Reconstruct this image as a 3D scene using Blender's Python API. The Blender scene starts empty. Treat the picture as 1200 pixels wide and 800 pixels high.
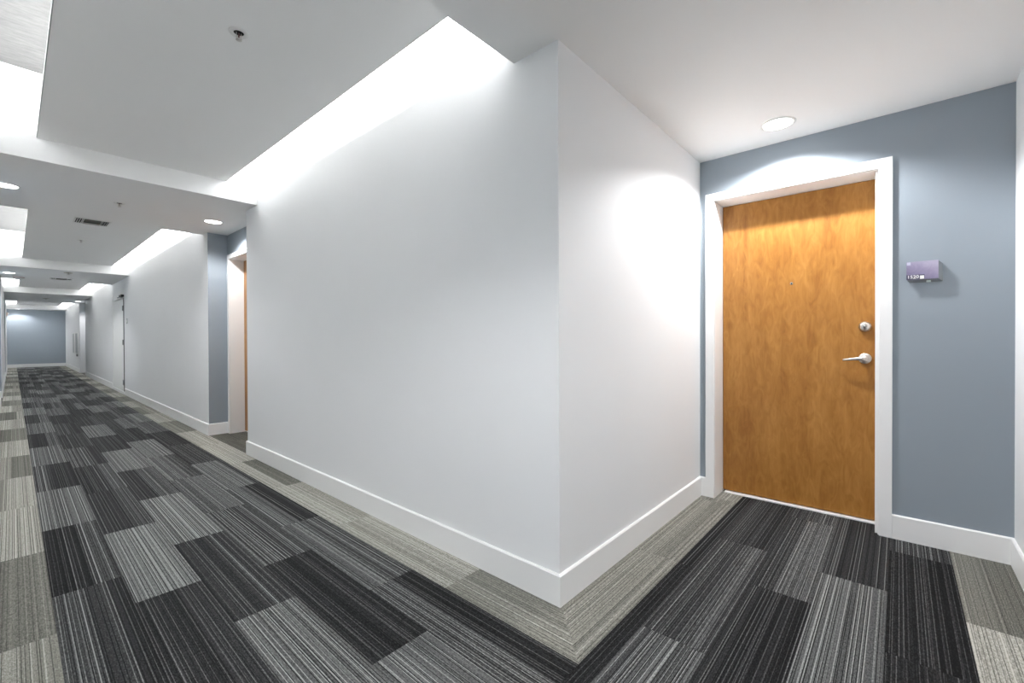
import bpy, bmesh, math, random
from mathutils import Vector, Matrix
random.seed(7)
SC = bpy.context.scene
C = SC.collection

# ------------------------------------------------------------ camera, exposure, lights
cam_d = bpy.data.cameras.new('camera'); cam = bpy.data.objects.new('camera', cam_d); C.objects.link(cam)
SC.camera = cam
R_ = Vector((0.66093, -0.75044, -0.003509)); U_ = Vector((0.00737, 0.0018157, 0.999971)); F_ = Vector((0.750412, 0.660937, -0.006731))
cam.matrix_world = Matrix(((R_.x, U_.x, -F_.x, 0), (R_.y, U_.y, -F_.y, 0), (R_.z, U_.z, -F_.z, 1.18), (0, 0, 0, 1)))
cam_d.sensor_width = 36; cam_d.lens = 515.53 / 1200 * 36; cam_d.shift_y = -0.0003
cam_d.clip_start = 0.01; cam_d.clip_end = 100
SC.view_settings.view_transform = 'Standard'; SC.view_settings.look = 'None'
SC.view_settings.gamma = 1; SC.view_settings.use_curve_mapping = False
SC.view_settings.exposure = 0.76
SC.cycles.diffuse_bounces = 8; SC.cycles.max_bounces = 12; SC.cycles.use_denoising = True
SC.cycles.sample_clamp_indirect = 6
w = bpy.data.worlds.new('world'); SC.world = w; w.use_nodes = True
w.node_tree.nodes['Background'].inputs[0].default_value = (.8, .85, 1, 1)
w.node_tree.nodes['Background'].inputs[1].default_value = 0.0

H = 2.4865; ZP = 2.649; ZD = 3.12            # soffit, hung panel, concrete deck
XR, XL = 1.587, -0.155                       # corridor walls
XB = 3.411; Y0, Y1 = -0.447, 1.123           # entry recess at the right
XB2 = 1.80; XL2 = -0.355
TRAYS = [(-5.0, -0.72), (1.38, 4.704), (6.55, 11.8), (14.15, 18.15), (22.15, 27.3)]  # first tray is unseen behind the camera, added for fill light
PX0, PX1 = 0.129, 1.321

COVE = 70.0       # watts per metre of cove strip light
DOWN = 84.0
def area(name, loc, rot, sx, sy, power, col=(1, 1, 1), spread=math.pi):
    l = bpy.data.lights.new(name, 'AREA'); l.shape = 'RECTANGLE'; l.size = sx; l.size_y = sy; l.energy = power
    l.color = col; l.spread = spread
    o = bpy.data.objects.new(name, l); o.location = loc; o.rotation_euler = rot; C.objects.link(o); return o
for a, b in TRAYS:  # the first tray's tubes are unseen too, added to brighten the entry recess
    L = b - a; ym = (a + b) / 2
    # tubes lying on the hung panel, one along each slot: they face the slot's wall and the deck
    area('cove_light', (PX1 - .24, ym, ZP + .10), (0, math.radians(-112), 0), .1, L - .1, COVE * L * .5, (.97, .985, 1))
    area('cove_light', (PX0 + .24, ym, ZP + .09), (0, math.radians(100), 0), .1, L - .1, COVE * L * .09, (.97, .985, 1))

# ------------------------------------------------------------ node helpers
def mat(name):
    m = bpy.data.materials.new(name); m.use_nodes = True
    nt = m.node_tree; b = nt.nodes['Principled BSDF']; return m, nt, b
def N(nt, t, **k):
    n = nt.nodes.new(t)
    for a, v in k.items():
        if a.startswith('i_'): n.inputs[int(a[2:])].default_value = v
        else: setattr(n, a, v)
    return n
def M_(nt, op, a, b=None, c=None, clamp=False):
    n = nt.nodes.new('ShaderNodeMath'); n.operation = op; n.use_clamp = clamp
    for i, v in enumerate((a, b, c)):
        if v is None: continue
        if isinstance(v, (int, float)): n.inputs[i].default_value = v
        else: nt.links.new(v, n.inputs[i])
    return n.outputs[0]
def ramp(nt, fac, stops, interp='LINEAR'):
    r = nt.nodes.new('ShaderNodeValToRGB'); r.color_ramp.interpolation = interp
    el = r.color_ramp.elements
    while len(el) < len(stops): el.new(.5)
    for e, (p, c) in zip(el, stops): e.position = p; e.color = (*c, 1)
    nt.links.new(fac, r.inputs[0]); return r.outputs[0]
def paint(name, col, rough=.6, bump=.03, scale=260):
    m, nt, b = mat(name)
    tc = N(nt, 'ShaderNodeTexCoord'); n = N(nt, 'ShaderNodeTexNoise'); n.inputs['Scale'].default_value = scale; n.inputs['Detail'].default_value = 2
    nt.links.new(tc.outputs['Object'], n.inputs['Vector'])
    n2 = N(nt, 'ShaderNodeTexNoise'); n2.inputs['Scale'].default_value = 1.3; nt.links.new(tc.outputs['Object'], n2.inputs['Vector'])
    lo = tuple(c * .985 for c in col)
    nt.links.new(ramp(nt, n2.outputs[0], [(.3, lo), (.7, col)]), b.inputs['Base Color'])
    b.inputs['Roughness'].default_value = rough
    bp = N(nt, 'ShaderNodeBump'); bp.inputs['Strength'].default_value = bump; bp.inputs['Distance'].default_value = .002
    nt.links.new(n.outputs[0], bp.inputs['Height']); nt.links.new(bp.outputs[0], b.inputs['Normal'])
    return m
def plain(name, col, rough=.5, metal=0., emit=None, es=0, spec=None):
    m, nt, b = mat(name); b.inputs['Base Color'].default_value = (*col, 1); b.inputs['Roughness'].default_value = rough
    b.inputs['Metallic'].default_value = metal
    if emit: b.inputs['Emission Color'].default_value = (*emit, 1); b.inputs['Emission Strength'].default_value = es
    return m

WHITE = paint('white_wall_paint', (.875, .882, .888), .55)
CEIL = paint('white_ceiling_paint', (.90, .90, .892), .8)
BLUE = paint('blue_grey_wall_paint', (.285, .328, .368), .5)
TRIM = paint('white_trim_enamel', (.90, .90, .895), .35, .01)
DOORW = paint('white_door_enamel', (.92, .92, .90), .4, .01)
NICKEL = plain('satin_nickel', (.62, .60, .57), .32, 1.0)
STEEL = plain('grey_steel', (.32, .33, .32), .4, .8)
BLACK = plain('black_metal', (.01, .01, .011), .4, .5)
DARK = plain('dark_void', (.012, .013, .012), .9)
LENS = plain('lit_lens', (.9, .9, .9), .5, 0, (1, .99, .97), 7.0)
WPLASTIC = plain('white_plastic', (.78, .78, .76), .4)
BEIGE = plain('beige_plastic', (.55, .52, .42), .5)
RED = plain('dark_red_glass', (.12, .03, .03), .3)
LOUV = plain('dull_grey_louvre', (.10, .105, .09), .5)
GREYP = plain('grey_panel', (.36, .38, .38), .4)

# concrete deck
CONC, nt, b = mat('rough_concrete')
tc = N(nt, 'ShaderNodeTexCoord'); mp = N(nt, 'ShaderNodeMapping'); mp.inputs['Scale'].default_value = (4, 14, 1)
nt.links.new(tc.outputs['Object'], mp.inputs[0])
n1 = N(nt, 'ShaderNodeTexNoise'); n1.inputs['Scale'].default_value = 2.5; n1.inputs['Detail'].default_value = 9; n1.inputs['Roughness'].default_value = .7
nt.links.new(mp.outputs[0], n1.inputs['Vector'])
nt.links.new(ramp(nt, n1.outputs[0], [(.3, (.09, .09, .088)), (.5, (.118, .117, .114)), (.75, (.15, .148, .142))]), b.inputs['Base Color'])
bp = N(nt, 'ShaderNodeBump'); bp.inputs['Strength'].default_value = .5; bp.inputs['Distance'].default_value = .01
nt.links.new(n1.outputs[0], bp.inputs['Height']); nt.links.new(bp.outputs[0], b.inputs['Normal']); b.inputs['Roughness'].default_value = .9

# figured birch
def wood():
    m, nt, b = mat('honey_birch_veneer')
    tc = N(nt, 'ShaderNodeTexCoord'); mp = N(nt, 'ShaderNodeMapping'); mp.inputs['Scale'].default_value = (1, 5.5, .9)
    nt.links.new(tc.outputs['Object'], mp.inputs[0])
    big = N(nt, 'ShaderNodeTexNoise'); big.inputs['Scale'].default_value = 1.6; big.inputs['Detail'].default_value = 5; big.inputs['Roughness'].default_value = .55; big.inputs['Distortion'].default_value = .6
    nt.links.new(mp.outputs[0], big.inputs['Vector'])
    mp2 = N(nt, 'ShaderNodeMapping'); mp2.inputs['Scale'].default_value = (1, 7, 2.4); mp2.inputs['Rotation'].default_value = (.25, 0, 0)
    nt.links.new(tc.outputs['Object'], mp2.inputs[0])
    fl = N(nt, 'ShaderNodeTexNoise'); fl.inputs['Scale'].default_value = 3.2; fl.inputs['Detail'].default_value = 6; fl.inputs['Distortion'].default_value = 1.6
    nt.links.new(mp2.outputs[0], fl.inputs['Vector'])
    mp3 = N(nt, 'ShaderNodeMapping'); mp3.inputs['Scale'].default_value = (1, 260, 9)
    nt.links.new(tc.outputs['Object'], mp3.inputs[0])
    fi = N(nt, 'ShaderNodeTexNoise'); fi.inputs['Scale'].default_value = 1; fi.inputs['Detail'].default_value = 2
    nt.links.new(mp3.outputs[0], fi.inputs['Vector'])
    s = M_(nt, 'ADD', M_(nt, 'MULTIPLY', big.outputs[0], .5), M_(nt, 'ADD', M_(nt, 'MULTIPLY', fl.outputs[0], .40), M_(nt, 'MULTIPLY', fi.outputs[0], .1)))
    col = ramp(nt, s, [(.36, (.265, .108, .021)), (.5, (.355, .158, .034)), (.64, (.44, .212, .052))])
    nt.links.new(col, b.inputs['Base Color'])
    b.inputs['Roughness'].default_value = .33
    b.inputs['Specular IOR Level'].default_value = .35
    return m
WOOD = wood()

# carpet: per-tile attribute (tone left, seed, tone right, split); UV is metres across / along the tile
def carpet(name, dark, mid, light, hi, sp=.5, ln=(.3, .3, .8), bands=.15):
    m, nt, b = mat(name)
    uv = N(nt, 'ShaderNodeUVMap'); uv.uv_map = 'metres'
    sx = N(nt, 'ShaderNodeSeparateXYZ'); nt.links.new(uv.outputs[0], sx.inputs[0]); u, v = sx.outputs[0], sx.outputs[1]
    at = N(nt, 'ShaderNodeAttribute'); at.attribute_name = 'tile'
    sc = N(nt, 'ShaderNodeSeparateColor'); nt.links.new(at.outputs['Color'], sc.inputs[0])
    tl, seed, tr = sc.outputs[0], sc.outputs[1], sc.outputs[2]; split = at.outputs['Alpha']
    un = M_(nt, 'DIVIDE', u, .2475)
    side = M_(nt, 'GREATER_THAN', un, split)
    tone = M_(nt, 'ADD', M_(nt, 'MULTIPLY', tl, M_(nt, 'SUBTRACT', 1, side)), M_(nt, 'MULTIPLY', tr, side))
    sd = M_(nt, 'MULTIPLY', seed, 911.3)
    def cell(width, off):
        wn = N(nt, 'ShaderNodeTexWhiteNoise'); wn.noise_dimensions = '1D'
        nt.links.new(M_(nt, 'ADD', M_(nt, 'FLOOR', M_(nt, 'DIVIDE', u, width)), M_(nt, 'ADD', sd, off)), wn.inputs['W']); return wn.outputs[0]
    c3 = cell(.047, 9.7); c2 = cell(.0118, 5.1)
    def rnd(width, off): return cell(width, off)
    # accent lines: one yarn per pitch, at a random place and strength
    def line(pitch, off, wd, thr):
        pos = M_(nt, 'MULTIPLY', cell(pitch, off), 1 - wd / pitch)
        fr = M_(nt, 'FRACT', M_(nt, 'DIVIDE', u, pitch))
        inside = M_(nt, 'COMPARE', fr, M_(nt, 'ADD', pos, wd / pitch / 2), wd / pitch / 2)
        return M_(nt, 'MULTIPLY', inside, M_(nt, 'GREATER_THAN', cell(pitch, off + 3.3), thr))
    lo1 = line(.0123, 1.7, .0030, .22); hi1 = line(.0155, 7.9, .0028, .30); hi2 = line(.041, 2.2, .0045, .35)
    cv = N(nt, 'ShaderNodeCombineXYZ'); nt.links.new(M_(nt, 'MULTIPLY', u, 240), cv.inputs[0]); nt.links.new(M_(nt, 'MULTIPLY', v, 85), cv.inputs[1]); nt.links.new(sd, cv.inputs[2])
    sn = N(nt, 'ShaderNodeTexNoise'); sn.inputs['Scale'].default_value = 1; sn.inputs['Detail'].default_value = 3; sn.inputs['Roughness'].default_value = .75
    nt.links.new(cv.outputs[0], sn.inputs['Vector'])
    sp_ = M_(nt, 'SUBTRACT', sn.outputs[0], .5)
    base = M_(nt, 'ADD', tone, M_(nt, 'ADD', M_(nt, 'MULTIPLY', M_(nt, 'SUBTRACT', c3, .5), bands * .7), M_(nt, 'MULTIPLY', M_(nt, 'SUBTRACT', c2, .5), bands)))
    hs = M_(nt, 'ADD', M_(nt, 'MULTIPLY', hi1, ln[0]), M_(nt, 'MULTIPLY', hi2, ln[1]))
    s = M_(nt, 'ADD', base, hs)
    s = M_(nt, 'SUBTRACT', s, M_(nt, 'MULTIPLY', lo1, M_(nt, 'MULTIPLY', tone, ln[2])))
    s = M_(nt, 'ADD', s, M_(nt, 'MULTIPLY', sp_, sp), clamp=True)
    nt.links.new(ramp(nt, s, [(0, dark), (.35, mid), (.75, light), (1, hi)]), b.inputs['Base Color'])
    b.inputs['Roughness'].default_value = .95; b.inputs['Specular IOR Level'].default_value = .15
    hgt = M_(nt, 'ADD', M_(nt, 'MULTIPLY', hi1, .3), sn.outputs[0])
    bp = N(nt, 'ShaderNodeBump'); bp.inputs['Strength'].default_value = .35; bp.inputs['Distance'].default_value = .003
    nt.links.new(hgt, bp.inputs['Height']); nt.links.new(bp.outputs[0], b.inputs['Normal'])
    return m
FIELD = carpet('charcoal_striped_carpet', (.007, .007, .0075), (.038, .038, .039), (.165, .170, .167), (.38, .39, .375), 1.15, (.40, .28, 1.0), .13)
EDGE = carpet('pale_striped_carpet', (.045, .045, .038), (.125, .124, .108), (.315, .308, .27), (.56, .55, .50), 1.25, (.08, .22, .62), .12)

# ------------------------------------------------------------ mesh helpers
def link(name, bm, m, parent=None, bevel=0, smooth=False, loc=None):
    me = bpy.data.meshes.new(name); bm.normal_update(); bm.to_mesh(me); bm.free()
    for mm in (m if isinstance(m, (list, tuple)) else [m]): me.materials.append(mm)
    if smooth:
        for p in me.polygons: p.use_smooth = True
    o = bpy.data.objects.new(name, me); C.objects.link(o)
    if loc: o.location = loc
    if parent: o.parent = parent
    if bevel:
        md = o.modifiers.new('bevel', 'BEVEL'); md.width = bevel; md.segments = 2; md.limit_method = 'ANGLE'; md.angle_limit = math.radians(50)
    return o
def box(bm, x0, x1, y0, y1, z0, z1, mi=0, faces=None):
    vs = [bm.verts.new((x, y, z)) for x in (x0, x1) for y in (y0, y1) for z in (z0, z1)]
    q = {'-x': (0, 1, 3, 2), '+x': (4, 6, 7, 5), '-y': (0, 4, 5, 1), '+y': (2, 3, 7, 6), '-z': (0, 2, 6, 4), '+z': (1, 5, 7, 3)}
    for k, idx in q.items():
        f = bm.faces.new([vs[i] for i in idx]); f.material_index = (faces or {}).get(k, mi)
def boxes(*bs):
    bm = bmesh.new()
    for b_ in bs:
        if isinstance(b_[-1], dict): box(bm, *b_[:6], faces=b_[6])
        else: box(bm, *b_[:6])
    return bm
def lathe(bm, prof, n=32, ax=(0, 0, 1), org=(0, 0, 0), mi=0):
    """prof: (radius, height along axis) pairs"""
    ax = Vector(ax).normalized(); t = Vector((1, 0, 0)) if abs(ax.x) < .9 else Vector((0, 1, 0))
    a = ax.cross(t).normalized(); b_ = ax.cross(a); org = Vector(org); rings = []
    for r, h in prof:
        if r < 1e-6: rings.append([bm.verts.new(org + ax * h)])
        else: rings.append([bm.verts.new(org + ax * h + (a * math.cos(2 * math.pi * i / n) + b_ * math.sin(2 * math.pi * i / n)) * r) for i in range(n)])
    for p, q in zip(rings, rings[1:]):
        for i in range(n):
            j = (i + 1) % n
            if len(p) == 1 and len(q) == 1: continue
            if len(p) == 1: f = bm.faces.new((p[0], q[j], q[i]))
            elif len(q) == 1: f = bm.faces.new((p[i], p[j], q[0]))
            else: f = bm.faces.new((p[i], p[j], q[j], q[i]))
            f.smooth = True; f.material_index = mi
    return bm
def struct(o): o['kind'] = 'structure'; return o
def tag(o, label, cat, group=None):
    o['label'] = label; o['category'] = cat
    if group: o['group'] = group
    return o
def empty(name, loc, rz=0):
    o = bpy.data.objects.new(name, None); o.empty_display_size = .1; o.location = loc; o.rotation_euler = (0, 0, rz); C.objects.link(o); return o

# ------------------------------------------------------------ shell
FZ = -0.006
fl = struct(link('floor', boxes((XL - 1.1, XB + .6, -6.0, 28.6, -.15, FZ)), plain('carpet_backing', (.02, .02, .02), .9)))
W3 = ZD
D3a, D3b = 12.45, 14.13            # white service door opening
T = 4.2
wr = struct(link('wall_right', boxes((XR, T, Y1, 5.01, FZ, W3)), WHITE))
struct(link('wall_right', boxes(
    (XR, T, 6.36, D3a, FZ, W3, {'-y': 1}), (XR, T, D3a, D3b, 2.2, W3), (XR + .42, T, D3a, D3b, FZ, 2.2), (XR, T, D3b, 20.1, FZ, W3)), [WHITE, BLUE]))
struct(link('wall_right', boxes((XR, T, 21.9, 28.3, FZ, W3)), [WHITE, BLUE]))
struct(link('wall_right', boxes((XB2, T, 20.1, 21.9, FZ, W3)), BLUE))
struct(link('wall_near', boxes((XR, T, Y0 - .6, Y0, FZ, W3)), WHITE))
struct(link('wall_near', boxes((XL - 1.0, T, -6.2, -6.0, FZ, W3)), WHITE))
struct(link('wall_right', boxes((XR, T, -6.0, Y0 - .6, FZ, W3)), WHITE))
struct(link('wall_far', boxes((XL - 1.0, T, 28.3, 28.6, FZ, W3)), BLUE))
# blue recess walls with their door openings
OW, OH = .929, 2.178
def blue_wall(x, ya, yb, yc):
    return struct(link('wall_back', boxes((x, T, yc + OW / 2, yb, FZ, W3), (x, T, ya, yc - OW / 2, FZ, W3), (x, T, yc - OW / 2, yc + OW / 2, OH, W3),
                                          (x + .235, T, yc - OW / 2, yc + OW / 2, FZ, OH)), BLUE))
D1y, D2y = .5555, 5.8135
blue_wall(XB, Y0, Y1, D1y); blue_wall(XB2, 5.01, 6.36, D2y)
# left wall with shallow recesses opposite the soffits
lrec = [(-.447, 1.123, .95), (5.01, 6.36, .2), (12.1, 13.75, .2), (20.3, 21.9, .2)]
bs = []; yp = -6.0
for a, b_, d in lrec:
    bs.append((XL - 1.2, XL, yp, a, FZ, W3, {'-y': 1})); bs.append((XL - 1.2, XL - d, a, b_, FZ, W3, {'+x': 1})); yp = b_
bs.append((XL - 1.2, XL, yp, 28.3, FZ, W3, {'-y': 1}))
struct(link('wall_left', boxes(*bs), [WHITE, BLUE]))
# deck and soffits
struct(link('ceiling', boxes((XL - 1.2, T, -6.2, 28.6, ZD, ZD + .2)), CONC))
edges = [-6.0] + [v for t in TRAYS for v in t] + [28.3]
for i in range(0, len(edges), 2):
    struct(link('ceiling', boxes((XL - 1.0, T - .01, edges[i], edges[i + 1], H, ZD)), CEIL))
for i, (a, b_) in enumerate(TRAYS):
    p = struct(link('ceiling', boxes((PX0, PX1, a, b_, ZP, ZP + .02)), CEIL))
    for x0, x1 in ((PX0 - .004, PX0), (PX1, PX1 + .004)):
        link('edge_bead', boxes((x0, x1, a, b_, ZP - .001, ZP + .035)), STEEL, p)
# pale skirting boards, mitred round every corner
def skirt(name, pts, side):
    h, t = .14, .013; P = [Vector(p) for p in pts]; n = len(P); off = []
    for i in range(n):
        ns = []
        if i > 0: d = (P[i] - P[i - 1]).normalized(); ns.append(Vector((-d.y, d.x)) * side)
        if i < n - 1: d = (P[i + 1] - P[i]).normalized(); ns.append(Vector((-d.y, d.x)) * side)
        off.append(ns[0] if len(ns) == 1 or (ns[0] - ns[1]).length < 1e-4 else ns[0] + ns[1])
    bm = bmesh.new(); rows = []
    prof = [(0, 0), (t, 0), (t, h - .006), (t - .006, h), (0, h)]
    for p, o in zip(P, off): rows.append([bm.verts.new((p.x + o.x * k, p.y + o.y * k, z)) for k, z in prof])
    for r, s in zip(rows, rows[1:]):
        for k in range(4): bm.faces.new((r[k], s[k], s[k + 1], r[k + 1]))
    bm.faces.new(rows[0]); bm.faces.new(rows[-1][::-1])
    bmesh.ops.recalc_face_normals(bm, faces=bm.faces)
    return struct(link(name, bm, TRIM))
CO = OW / 2 + .06
skirt('baseboard_right', [(XB, D1y + CO), (XB, Y1), (XR, Y1), (XR, 5.01), (XB2, 5.01), (XB2, D2y - CO)], 1)
skirt('baseboard_right', [(XB2, D2y + CO), (XB2, 6.36), (XR, 6.36), (XR, D3a - .05)], 1)
skirt('baseboard_right', [(XR, D3b + .05), (XR, 20.1), (XB2, 20.1), (XB2, 21.9), (XR, 21.9), (XR, 28.3), (XL, 28.3)] + [q for a, b_, d in lrec[::-1] for q in ((XL, b_), (XL - d, b_), (XL - d, a), (XL, a))] + [(XL, -6)], 1)
skirt('baseboard_near', [(XB, D1y - CO), (XB, Y0), (XR, Y0), (XR, -6)], -1)

# ------------------------------------------------------------ carpet tiles
def tile_bm(bm, poly, org, along, tones, seed):
    """poly: xy list (counter clockwise); org: xy of the tile's u=v=0; along: 'y' or 'x' = direction of the stripes"""
    cl = bm.loops.layers.float_color.get('tile') or bm.loops.layers.float_color.new('tile')
    ul = bm.loops.layers.uv.get('metres') or bm.loops.layers.uv.new('metres')
    dz = random.uniform(-.0004, .0004); g = .0006
    c = Vector((sum(p[0] for p in poly) / len(poly), sum(p[1] for p in poly) / len(poly)))
    q = []
    for p in poly:
        d = Vector(p) - c; q.append((p[0] - g * (1 if d.x > 0 else -1), p[1] - g * (1 if d.y > 0 else -1)))
    top = [bm.verts.new((x, y, dz)) for x, y in q]; bot = [bm.verts.new((x, y, FZ)) for x, y in poly]
    fs = [bm.faces.new(top)]
    for i in range(len(q)):
        j = (i + 1) % len(q); fs.append(bm.faces.new((top[j], top[i], bot[i], bot[j])))
    for f in fs:
        for l in f.loops:
            x, y = l.vert.co.x - org[0], l.vert.co.y - org[1]
            l[ul].uv = (x, y) if along == 'y' else (y, x)
            l[cl] = (tones[0], seed, tones[1], tones[2] if len(tones) > 2 else .5)
tiles = []     # (distance, poly, org, along, tones, mat)
LT = 1.045
def rect(x0, x1, y0, y1): return [(x0, y0), (x1, y0), (x1, y1), (x0, y1)]
def col_y(x0, x1, ystart, table, mt, ylo=None, yend=28.29, rnd=None):
    y = ystart; i = 0
    while y < yend:
        a, b_ = y, min(y + LT, yend)
        t = table[i] if i < len(table) else rnd(i)
        a2 = max(a, ylo) if ylo is not None else a
        if b_ > a2: tiles.append([rect(x0, x1, a2, b_), (x0, a), 'y', t, mt])
        y += LT; i += 1
rr = random.Random(11)
def rf(i):
    k = rr.random()
    if i % 2: return (rr.uniform(.42, .66), rr.uniform(.45, .66), .5) if k < .8 else (.25, .5, .5)
    return (rr.uniform(.08, .25), rr.uniform(.15, .45), rr.choice((.4, .6, .8)))
def re_(i):
    if i % 2: return (rr.uniform(.3, .5), rr.uniform(.4, .6), rr.choice((.4, .6)))
    return (rr.uniform(.62, .85), rr.uniform(.62, .85), .5)
XE = 1.345; XS = .11; Wc = (XE - XS) / 5; YE = .87
xs = [XS + Wc * i for i in range(6)]
F = FIELD
col_y(xs[0], xs[1], .82, [(.3, .3), (.38, .20, .7), (.10, .42, .6), (.58, .60), (.38, .14, .35), (.55, .5), (.10, .42, .6), (.52, .55)], F, YE, rnd=rf)
col_y(xs[1], xs[2], .475, [(.2, .2), (.16, .22), (.72, .76), (.22, .38, .6), (.16, .48, .62), (.44, .2, .6), (.2, .28), (.3, .15)], F, YE, rnd=rf)
col_y(xs[2], xs[3], 1.035, [(.56, .60), (.26, .30), (.68, .72), (.20, .42, .5), (.58, .60), (.16, .16), (.56, .6), (.16, .3)], F, YE, rnd=rf)
col_y(xs[3], xs[4], .385, [(.55, .5), (.12, .14), (.38, .42), (.50, .56), (.50, .38, .6), (.58, .56), (.2, .16)], F, YE, rnd=rf)
col_y(xs[4], xs[5], .82, [(.42, .10, .5), (.48, .44), (.50, .16, .5), (.60, .15, .86), (.22, .30), (.14, .12), (.5, .45)], F, YE, rnd=rf)
# pale border at the left wall
col_y(XL + .013, XS, .45, [(.7, .7), (.78, .60, .6), (.40, .46), (.80, .78), (.50, .78, .35), (.62, .40, .5), (.76, .80), (.34, .48, .5), (.80, .74), (.3, .7, .7)], EDGE, YE, rnd=re_)
# pale border at the right wall, mitred at the corner
g0 = 1.61
tiles.append([[(XE, YE), (XR, YE + XR - XE), (XR, g0), (XE, g0)], (XE, g0 - LT), 'y', (.58, .56), EDGE])
col_y(XE, XR, g0, [(.74, .80), (.80, .74), (.76, .36, .42), (.78, .78), (.74, .76), (.5, .4)], EDGE, rnd=re_)
tiles[-1]
# recess floor strips beside the corridor (second recess and the far ones)
for a, b_, t in ((5.01, 6.36, (.22, .32)), (20.1, 21.9, (.4, .4))):
    ym = a + .8
    tiles.append([rect(XR, XB2, a, ym), (XR, a), 'y', t, EDGE]); tiles.append([rect(XR, XB2, ym, b_), (XR, ym), 'y', (t[1], t[0]), EDGE])
tiles.append([rect(XB2, XB2 + .235, D2y - OW / 2, D2y + OW / 2), (XB2, D2y), 'y', (.25, .3), EDGE])
tiles.append([rect(XR, XR + .42, D3a, D3b), (XR, D3a), 'y', (.8, .8), EDGE])
for a, b_, d in lrec[1:]:
    tiles.append([rect(XL - d, XL, a, b_), (XL - d, a), 'y', (.5, .4), EDGE])
# recess in front of the near door: stripes run towards the door
def row_x(y0, y1, cuts, tones, mt, xhi):
    for i in range(len(cuts) - 1):
        a, b_ = cuts[i], min(cuts[i + 1], xhi)
        tiles.append([rect(a, b_, y0, y1), (b_ - LT, y1 - .2475), 'x', tones[i], mt])
yb = [-.209, .04, .29, .54, .79, YE]; XH = XB + .235
XLo = XS
row_x(yb[0], yb[1], [XLo, 1.11, 2.155, 3.2, XB], [(.15, .4), (.12, .1), (.05, .09), (.30, .34)], F, XB)
row_x(yb[1], yb[2], [XLo, .585, 1.63, 2.675, XH], [(.5, .4), (.2, .2), (.54, .58), (.24, .26)], F, XH)
row_x(yb[2], yb[3], [XLo, 1.285, 2.33, 3.375, XH], [(.2, .2), (.10, .26, .7), (.46, .18, .6), (.42, .30)], F, XH)
row_x(yb[3], yb[4], [XLo, .66, 1.70, 2.745, XH], [(.2, .2), (.5, .46), (.34, .30, .5), (.16, .30, .7)], F, XH)
row_x(yb[4], YE, [XLo, 1.2, 2.3, XH], [(.3, .3), (.08, .08), (.10, .10)], F, XH)
row_x(YE, Y1, [XE, 2.31, 3.33, XB], [(.56, .60), (.44, .58, .5), (.52, .5)], EDGE, XB)
t = [k for k in tiles if k[4] is EDGE and k[2] == 'x'][0]; t[0] = [(XE, YE), (2.31, YE), (2.31, Y1), (XR, Y1)]; t[1] = (XE, YE)
tiles.append([rect(XB, XH, YE, D1y + OW / 2), (XB, YE), 'x', (.6, .6), EDGE])
row_x(Y0, yb[0], [XR, 1.555 + .5, 2.6, XB], [(.7, .7), (.78, .82), (.36, .44, .6)], EDGE, XB)
# the unseen floor behind the camera's view
tiles.append([rect(XS, XR, -6.0, yb[0]), (XS, -6), 'y', (.3, .3), F])
tiles.append([rect(XL - .95, XS, -.447, YE), (XL, 0), 'y', (.5, .6), EDGE]); tiles.append([rect(XL - .95, XL, YE, 1.123), (XL, 0), 'y', (.5, .6), EDGE])
tiles.append([rect(XL, XS, -6.0, -.447), (XL, 0), 'y', (.5, .6), EDGE])
far = {0: bmesh.new(), 1: bmesh.new()}
for poly, org, al, tn, mt in tiles:
    ymin = min(p[1] for p in poly); seed = random.random()
    if ymin > 19.0: tile_bm(far[0 if mt is F else 1], poly, org, al, tn, seed); continue
    bm = bmesh.new(); tile_bm(bm, poly, org, al, tn, seed); link('carpet_tile', bm, mt, fl)
for k, b_ in far.items():
    o = link('carpet_tiles', b_, F if k == 0 else EDGE, fl); o['kind'] = 'stuff'

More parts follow.
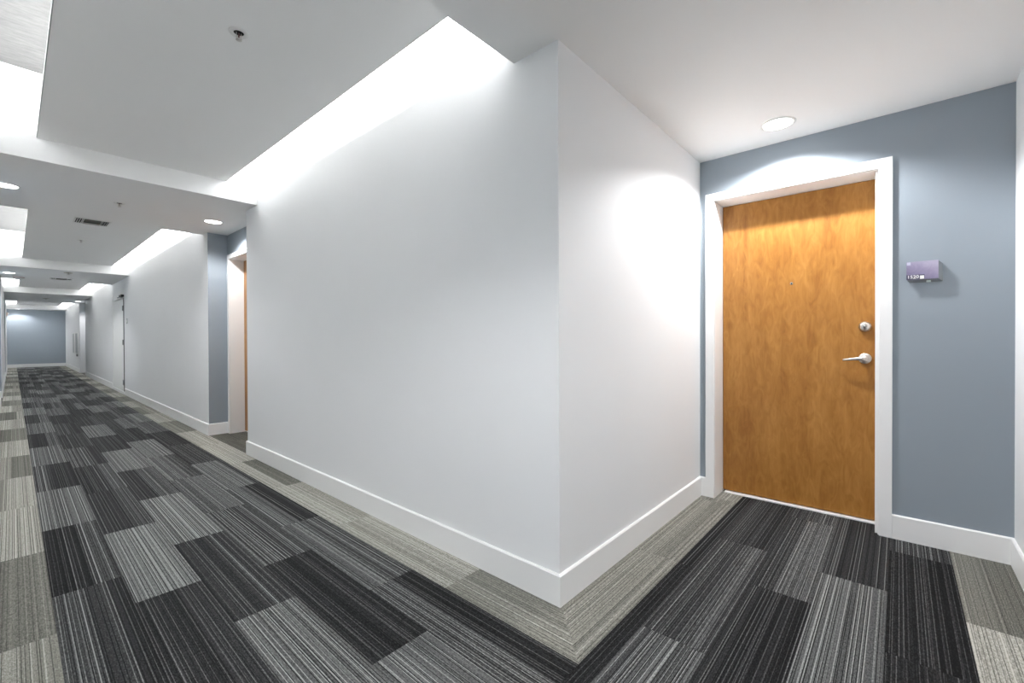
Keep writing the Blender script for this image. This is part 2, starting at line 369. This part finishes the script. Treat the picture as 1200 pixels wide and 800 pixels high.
# ------------------------------------------------------------ wooden entrance doors
def door(name, x, yc, hardware=True, dd=0.):
    r = struct(empty(name, (x, yc, 0))); hw = OW / 2; cw, cp = .06, .016
    bm = boxes((-cp, 0, hw, hw + cw, 0, OH), (-cp, 0, -hw - cw, -hw, 0, OH), (-cp, 0, -hw - cw, hw + cw, OH, OH + cw - .004))
    f = link('door_casing', bm, TRIM, r, .002)
    s = .013
    bm = boxes((0, .235, hw - .002, hw, 0, OH), (0, .235, -hw, -hw + .006, 0, OH), (0, .235, -hw + .006, hw - .002, OH - .002, OH),
               (.020, .188 + dd, -hw + .006, -hw + .006 + s, 0, OH - .006))
    link('door_jamb', bm, TRIM, r)
    bm = boxes((.190 + dd, .232 + dd, -hw + .008, hw - .005, .018, OH - .005))
    leaf = link('door_leaf', bm, WOOD, r, .001)
    link('threshold', boxes((.165, .233, -hw + .02, hw - .02, 0, .011)), plain('bright_threshold', (.92, .92, .9), .3), r, .002)
    if hardware:
        def sx(v): return .190 - v
        yk = .165 - D1y
        # deadbolt rose
        bm = lathe(bmesh.new(), [(.0, 0), (.033, 0), (.033, .006), (.030, .012), (.026, .022), (.022, .026), (0, .027)], 36, (-1, 0, 0), (.190, yk, 1.247))
        db = link('deadbolt', bm, NICKEL, r)
        bm = lathe(bmesh.new(), [(0, 0), (.009, 0), (.009, .002), (0, .002)], 24, (-1, 0, 0), (.190 - .027, yk, 1.247))
        box(bm, .1590, .1610, yk - .001, yk + .001, 1.240, 1.254)
        link('keyhole', bm, STEEL, db)
        # lever
        bm = lathe(bmesh.new(), [(0, 0), (.034, 0), (.034, .004), (.031, .010), (.018, .014), (.012, .016), (.012, .046), (.014, .05), (.013, .060), (0, .062)], 36, (-1, 0, 0), (.190, yk, 1.043))
        lv = link('handle_rose', bm, NICKEL, r)
        bm = bmesh.new(); rings = []
        path = [((.136), yk - .004, 1.044, .0125, .011), (.134, yk + .018, 1.043, .0115, .009), (.136, yk + .045, 1.040, .010, .0075), (.140, yk + .078, 1.036, .0085, .006), (.146, yk + .104, 1.033, .007, .005), (.150, yk + .112, 1.032, .004, .003)]
        for X, Y, Z, rz, rx in path:
            rings.append([bm.verts.new((X + rx * math.cos(a), Y, Z + rz * math.sin(a))) for a in [2 * math.pi * i / 16 for i in range(16)]])
        for p, q in zip(rings, rings[1:]):
            for i in range(16): bm.faces.new((p[i], p[(i + 1) % 16], q[(i + 1) % 16], q[i]))
        bm.faces.new(rings[0][::-1]); bm.faces.new(rings[-1])
        bmesh.ops.recalc_face_normals(bm, faces=bm.faces)
        link('handle_lever', bm, NICKEL, lv, 0, True)
        bm = lathe(bmesh.new(), [(.0045, 0), (.0085, 0), (.0085, .003), (.0055, .005), (.0045, .003), (.0045, 0)], 24, (-1, 0, 0), (.190, .567 - D1y, 1.555))
        pe = link('peephole', bm, STEEL, r)
        bm = lathe(bmesh.new(), [(.0046, 0), (.0046, .0025), (0, .003)], 20, (-1, 0, 0), (.190, .567 - D1y, 1.555)); link('lens', bm, BLACK, pe)
    return r
door('door_1', XB, D1y); door('door_2', XB2, D2y, False, -.035)

# white service door with steel hinges and a dark closer
r = struct(empty('door_3', (XR, (D3a + D3b) / 2, 0))); hw = (D3b - D3a) / 2; oh = 2.2
link('door_casing', boxes((-.005, 0, hw, hw + .05, 0, oh), (-.005, 0, -hw - .05, -hw, 0, oh), (-.005, 0, -hw - .05, hw + .05, oh, oh + .05)), TRIM, r, .002)
link('door_jamb', boxes((0, .12, hw - .02, hw, 0, oh), (0, .12, -hw, -hw + .02, 0, oh), (0, .12, -hw + .02, hw - .02, 2.09, oh)), DOORW, r)
link('door_leaf', boxes((.0, .045, -hw + .17, hw - .03, .06, 2.075)), DOORW, r, .003)
link('threshold', boxes((-.012, .1, -hw + .02, hw - .02, 0, .055)), TRIM, r, .002)
link('gap_shade_strip', boxes((.003, .06, -hw + .004, -hw + .169, .06, 2.075)), DARK, r)  # near-black strip: shade of the hinge-side gap put into its colour
for z in (.25, 1.12, 1.86):
    bm = boxes((-.006, .0, -hw + .13, -hw + .26, z - .055, z + .055)); lathe(bm, [(0, -.055), (.008, -.055), (.008, .055), (0, .055)], 12, (0, 0, 1), (-.008, -hw + .15, z))
    link('hinge', bm, STEEL, r)
cl = link('door_closer', boxes((-.05, 0, -hw + .03, -hw + .34, 2.10, 2.145)), BLACK, r, .004)
link('closer_arm', boxes((-.045, -.03, -hw + .34, -hw + .62, 2.10, 2.112)), BLACK, cl)

# ------------------------------------------------------------ suite number sign
s = empty('room_number_sign', (XB, -.101, 1.497))
tag(s, 'small lilac room number sign with white digits on blue-grey wall right of the wooden door', 'sign')
SG, nt, b = mat('lilac_sign_print')
tc = N(nt, 'ShaderNodeTexCoord'); sp = N(nt, 'ShaderNodeSeparateXYZ'); nt.links.new(tc.outputs['Object'], sp.inputs[0])
nz = N(nt, 'ShaderNodeTexNoise'); nz.inputs['Scale'].default_value = 18; nz.inputs['Distortion'].default_value = 2; nt.links.new(tc.outputs['Object'], nz.inputs['Vector'])
f = M_(nt, 'ADD', M_(nt, 'ADD', M_(nt, 'MULTIPLY', sp.outputs[2], 5.5), M_(nt, 'MULTIPLY', sp.outputs[1], -3.0)), M_(nt, 'MULTIPLY', nz.outputs[0], .35))
nt.links.new(ramp(nt, f, [(.1, (.17, .15, .25)), (.45, (.27, .24, .36)), (.8, (.42, .38, .50))]), b.inputs['Base Color']); b.inputs['Roughness'].default_value = .3
bm = bmesh.new(); fr = [(-.026, y, z) for y, z in ((.071, .007), (.071, .107), (-.059, .107), (-.059, .007))]
bk = [(0, y, z) for y, z in ((.058, -.009), (.058, .091), (-.079, .091), (-.079, -.009))]
fv = [bm.verts.new(p) for p in fr]; bv = [bm.verts.new(p) for p in bk]
bm.faces.new(fv); bm.faces.new(bv[::-1])
for i in range(4): bm.faces.new((fv[i], fv[(i + 1) % 4], bv[(i + 1) % 4], bv[i]))
bmesh.ops.recalc_face_normals(bm, faces=bm.faces)
link('sign_body', bm, plain('grey_acrylic', (.22, .24, .26), .25), s, .001)
link('sign_face', boxes((-.031, -.026, -.060, .072, .006, .108)), SG, s, .0006)
link('lower_band', boxes((-.0318, -.031, -.004, .072, .008, .034)), plain('dark_violet_band', (.085, .08, .13), .4), s)
link('corner_square', boxes((-.0318, -.031, .054, .070, .090, .106)), plain('pale_square', (.50, .50, .62), .4), s)
link('white_square', boxes((-.0322, -.031, -.002, .015, .009, .028)), plain('white_square', (.85, .85, .83), .4), s)
link('hanging_tab', boxes((-.028, -.010, -.030, -.012, -.010, 0)), plain('clear_green_tab', (.35, .42, .42), .3), s)
tx = bpy.data.curves.new('digits', 'FONT'); tx.body = '1520'; tx.size = .024; tx.extrude = .0004; tx.align_x = 'LEFT'; tx.space_character = 1.05; tx.offset = .0005
to = bpy.data.objects.new('digits', tx); C.objects.link(to)
bpy.context.view_layer.update(); dg = bpy.context.evaluated_depsgraph_get()
me = bpy.data.meshes.new_from_object(to.evaluated_get(dg)); bpy.data.objects.remove(to)
d = bpy.data.objects.new('digits', me); me.materials.clear(); me.materials.append(plain('white_print', (.8, .8, .8), .4)); C.objects.link(d); d.parent = s
d.rotation_euler = (math.radians(90), 0, math.radians(-90)); d.location = (-.0322, .069, .0145)
link('caption_line', boxes((-.0321, -.0317, .030, .046, .0105, .0125)), plain('grey_print', (.55, .55, .58), .4), s)

# ------------------------------------------------------------ ceiling things
def downlight(x, y, label, power, lit=True):
    o = empty('downlight', (x, y, H)); tag(o, label, 'ceiling light', 'recessed ceiling downlights')
    bm = lathe(bmesh.new(), [(.078, .0), (.080, -.004), (.092, -.004), (.096, -.001), (.096, .0)], 48)
    link('trim_ring', bm, WPLASTIC, o)
    bm = lathe(bmesh.new(), [(0, -.0015), (.079, -.0015)], 48); link('lens', bm, LENS, o)
    l = bpy.data.lights.new('downlight_bulb', 'SPOT'); l.energy = power; l.spot_size = math.radians(146); l.spot_blend = .42; l.shadow_soft_size = .045; l.color = (.98, .985, 1)
    lo = bpy.data.objects.new('bulb', l); C.objects.link(lo); lo.parent = o; lo.location = (0, 0, -.006)
    return o
downlight(3.110, .562, 'round recessed downlight glowing in the ceiling just before the near wooden door', DOWN * 1.2)
downlight(1.485, 5.73, 'round recessed downlight in the soffit above the second wooden door', DOWN * .65)
downlight(-.035, 13.0, 'small lit downlight at the far left beside the smoke detector', DOWN)
downlight(1.485, 21.0, 'distant downlight in the third soffit beside the right wall', DOWN * .6)
downlight(.15, 27.85, 'most distant downlight, close above the blue-grey end wall', DOWN * .55)
downlight(-.035, 5.67, 'unseen added fill downlight at the left wall below the first soffit', DOWN * .6)  # outside the view, added to give fill light
downlight(-.5, .45, 'unseen added fill downlight in the left recess across from the near wooden door', DOWN * 1.6)  # also out of view, added to brighten the wall corner and recess floor

def sprinkler(x, y, z, label, ring=WPLASTIC, bulb=RED, sc=1.0):
    o = empty('fire_sprinkler', (x, y, z)); tag(o, label, 'sprinkler', 'ceiling sprinkler heads')
    bm = lathe(bmesh.new(), [(.021 * sc, .012), (.022 * sc, -.003), (.040 * sc, -.005), (.044 * sc, 0)], 32); link('escutcheon', bm, ring, o)
    bm = lathe(bmesh.new(), [(0, -.001), (.0225 * sc, -.001)], 24); link('recess', bm, DARK, o)
    bm = bmesh.new()
    for sg in (-1, 1): box(bm, sg * .010 * sc - .0015, sg * .010 * sc + .0015, -.0015, .0015, -.026, -.001)
    box(bm, -.014 * sc, .014 * sc, -.002, .002, -.028, -.025)
    lathe(bm, [(0, -.028), (.004, -.028), (.004, -.034), (0, -.034)], 12)
    link('frame_arms', bm, NICKEL, o)
    bm = lathe(bmesh.new(), [(0, -.034), (.013 * sc, -.034), (.013 * sc, -.036), (0, -.036)], 20); link('deflector', bm, NICKEL, o)
    bm = lathe(bmesh.new(), [(0, -.002), (.003, -.002), (.003, -.025), (0, -.025)], 10); link('bulb', bm, bulb, o)
    return o
sprinkler(.728, 2.38, ZP, 'fire sprinkler head in the large hung ceiling panel nearest the viewer')
sprinkler(.687, 5.613, H, 'fire sprinkler head in the first dropped soffit, before the ceiling vent')
sprinkler(.681, 9.086, ZP, 'faint small sprinkler head in the second hung panel beyond the vent')
sprinkler(.729, 12.18, H, 'sprinkler head with beige cover plate in front of the far ceiling vent', BEIGE, BLACK, 1.5)
sprinkler(.71, 20.2, H, 'reddish sprinkler head in the third soffit, far down the corridor', BEIGE, RED, 1.8)

def vent(x, y, z, sx, sy, label, drop=.006):
    o = empty('ceiling_vent', (x, y, z)); tag(o, label, 'vent')
    a, b_ = sx / 2, sy / 2; t = .018
    link('frame', boxes((-a, a, -b_, -b_ + t, -drop, 0), (-a, a, b_ - t, b_, -drop, 0), (-a, -a + t, -b_ + t, b_ - t, -drop, 0), (a - t, a, -b_ + t, b_ - t, -drop, 0)), WPLASTIC, o, .001)
    link('duct', boxes((-a + t, a - t, -b_ + t, b_ - t, -.0012, 0)), DARK, o)
    c = a - .085
    for sg in (-1, 1):
        link('divider', boxes((sg * c - .004, sg * c + .004, -b_ + t, b_ - t, -drop, -.001)), WPLASTIC, o)
        for k in range(3):
            xc = sg * (c + .013 + .020 * k)
            bm = boxes((-.0045, .0045, -b_ + t, b_ - t, -.0008, .0008)); bm.transform(Matrix.Translation((xc, 0, -.006)) @ Matrix.Rotation(sg * -.9, 4, 'Y')); link('louvre', bm, WPLASTIC, o)
    n = 6
    for k in range(n):
        yc_ = -b_ + t + (k + .5) * (sy - 2 * t) / n
        bm = boxes((-c + .004, c - .004, -.012, .012, -.0008, .0008)); bm.transform(Matrix.Translation((0, yc_, -.009)) @ Matrix.Rotation(.75 if k > 1 else -.75, 4, 'X')); link('louvre', bm, LOUV if k < 4 else WPLASTIC, o)
    return o
vent(.667, 7.56, ZP, .33, .33, 'dark louvred air vent in the second hung ceiling panel, right behind the first soffit')
vent(.70, 13.45, H, .34, .34, 'far white square ceiling vent in the soffit before the white service door', .014)

o = empty('smoke_detector', (.096, 13.74, H)); tag(o, 'round white smoke detector with reddish rim on the far soffit beside a small downlight', 'smoke detector')
link('base', lathe(bmesh.new(), [(0, 0), (.085, 0), (.085, -.012), (.078, -.016)], 32), plain('rose_rim', (.35, .22, .2), .5), o)
link('housing', lathe(bmesh.new(), [(.078, -.012), (.074, -.034), (.045, -.048), (0, -.050)], 32), WPLASTIC, o)

# small things on the walls
o = empty('wall_plate', (XR, 12.12, 1.567)); tag(o, 'small pale round-cornered plate on the right wall just before the white service door', 'wall plate')
link('plate', boxes((-.006, 0, -.06, .06, -.055, .055)), GREYP, o, .004); link('button', boxes((-.012, -.006, -.03, .03, -.03, .03)), WPLASTIC, o, .003)
o = empty('extinguisher_cabinet', (XR - .001, 23.35, .66)); tag(o, 'grey fire extinguisher cabinet on the right wall near the corridor end', 'cabinet')
link('body', boxes((-.02, 0, -.95, .95, 0, .78)), WPLASTIC, o, .004)
for ya, yb_ in ((.50, .92), (-.80, -.15)): link('glass_panel', boxes((-.026, -.02, ya, yb_, .02, .75)), GREYP, o, .002)
link('divider', boxes((-.03, -.02, .2, .45, 0, .78)), WPLASTIC, o, .002)
link('latch', boxes((-.04, 0, -.72, -.50, -.09, .0)), STEEL, o, .004)
o = empty('alarm_strobe', (XL, 26.6, 2.2)); tag(o, 'tiny pinkish alarm strobe on the left wall before the blue-grey end wall', 'alarm')
link('housing', boxes((-.0, .035, -.06, .06, -.08, .08)), plain('pale_pink_plastic', (.62, .45, .36), .4), o, .004); link('strobe_lens', boxes((.035, .075, -.035, .035, .0, .06)), WPLASTIC, o, .004)
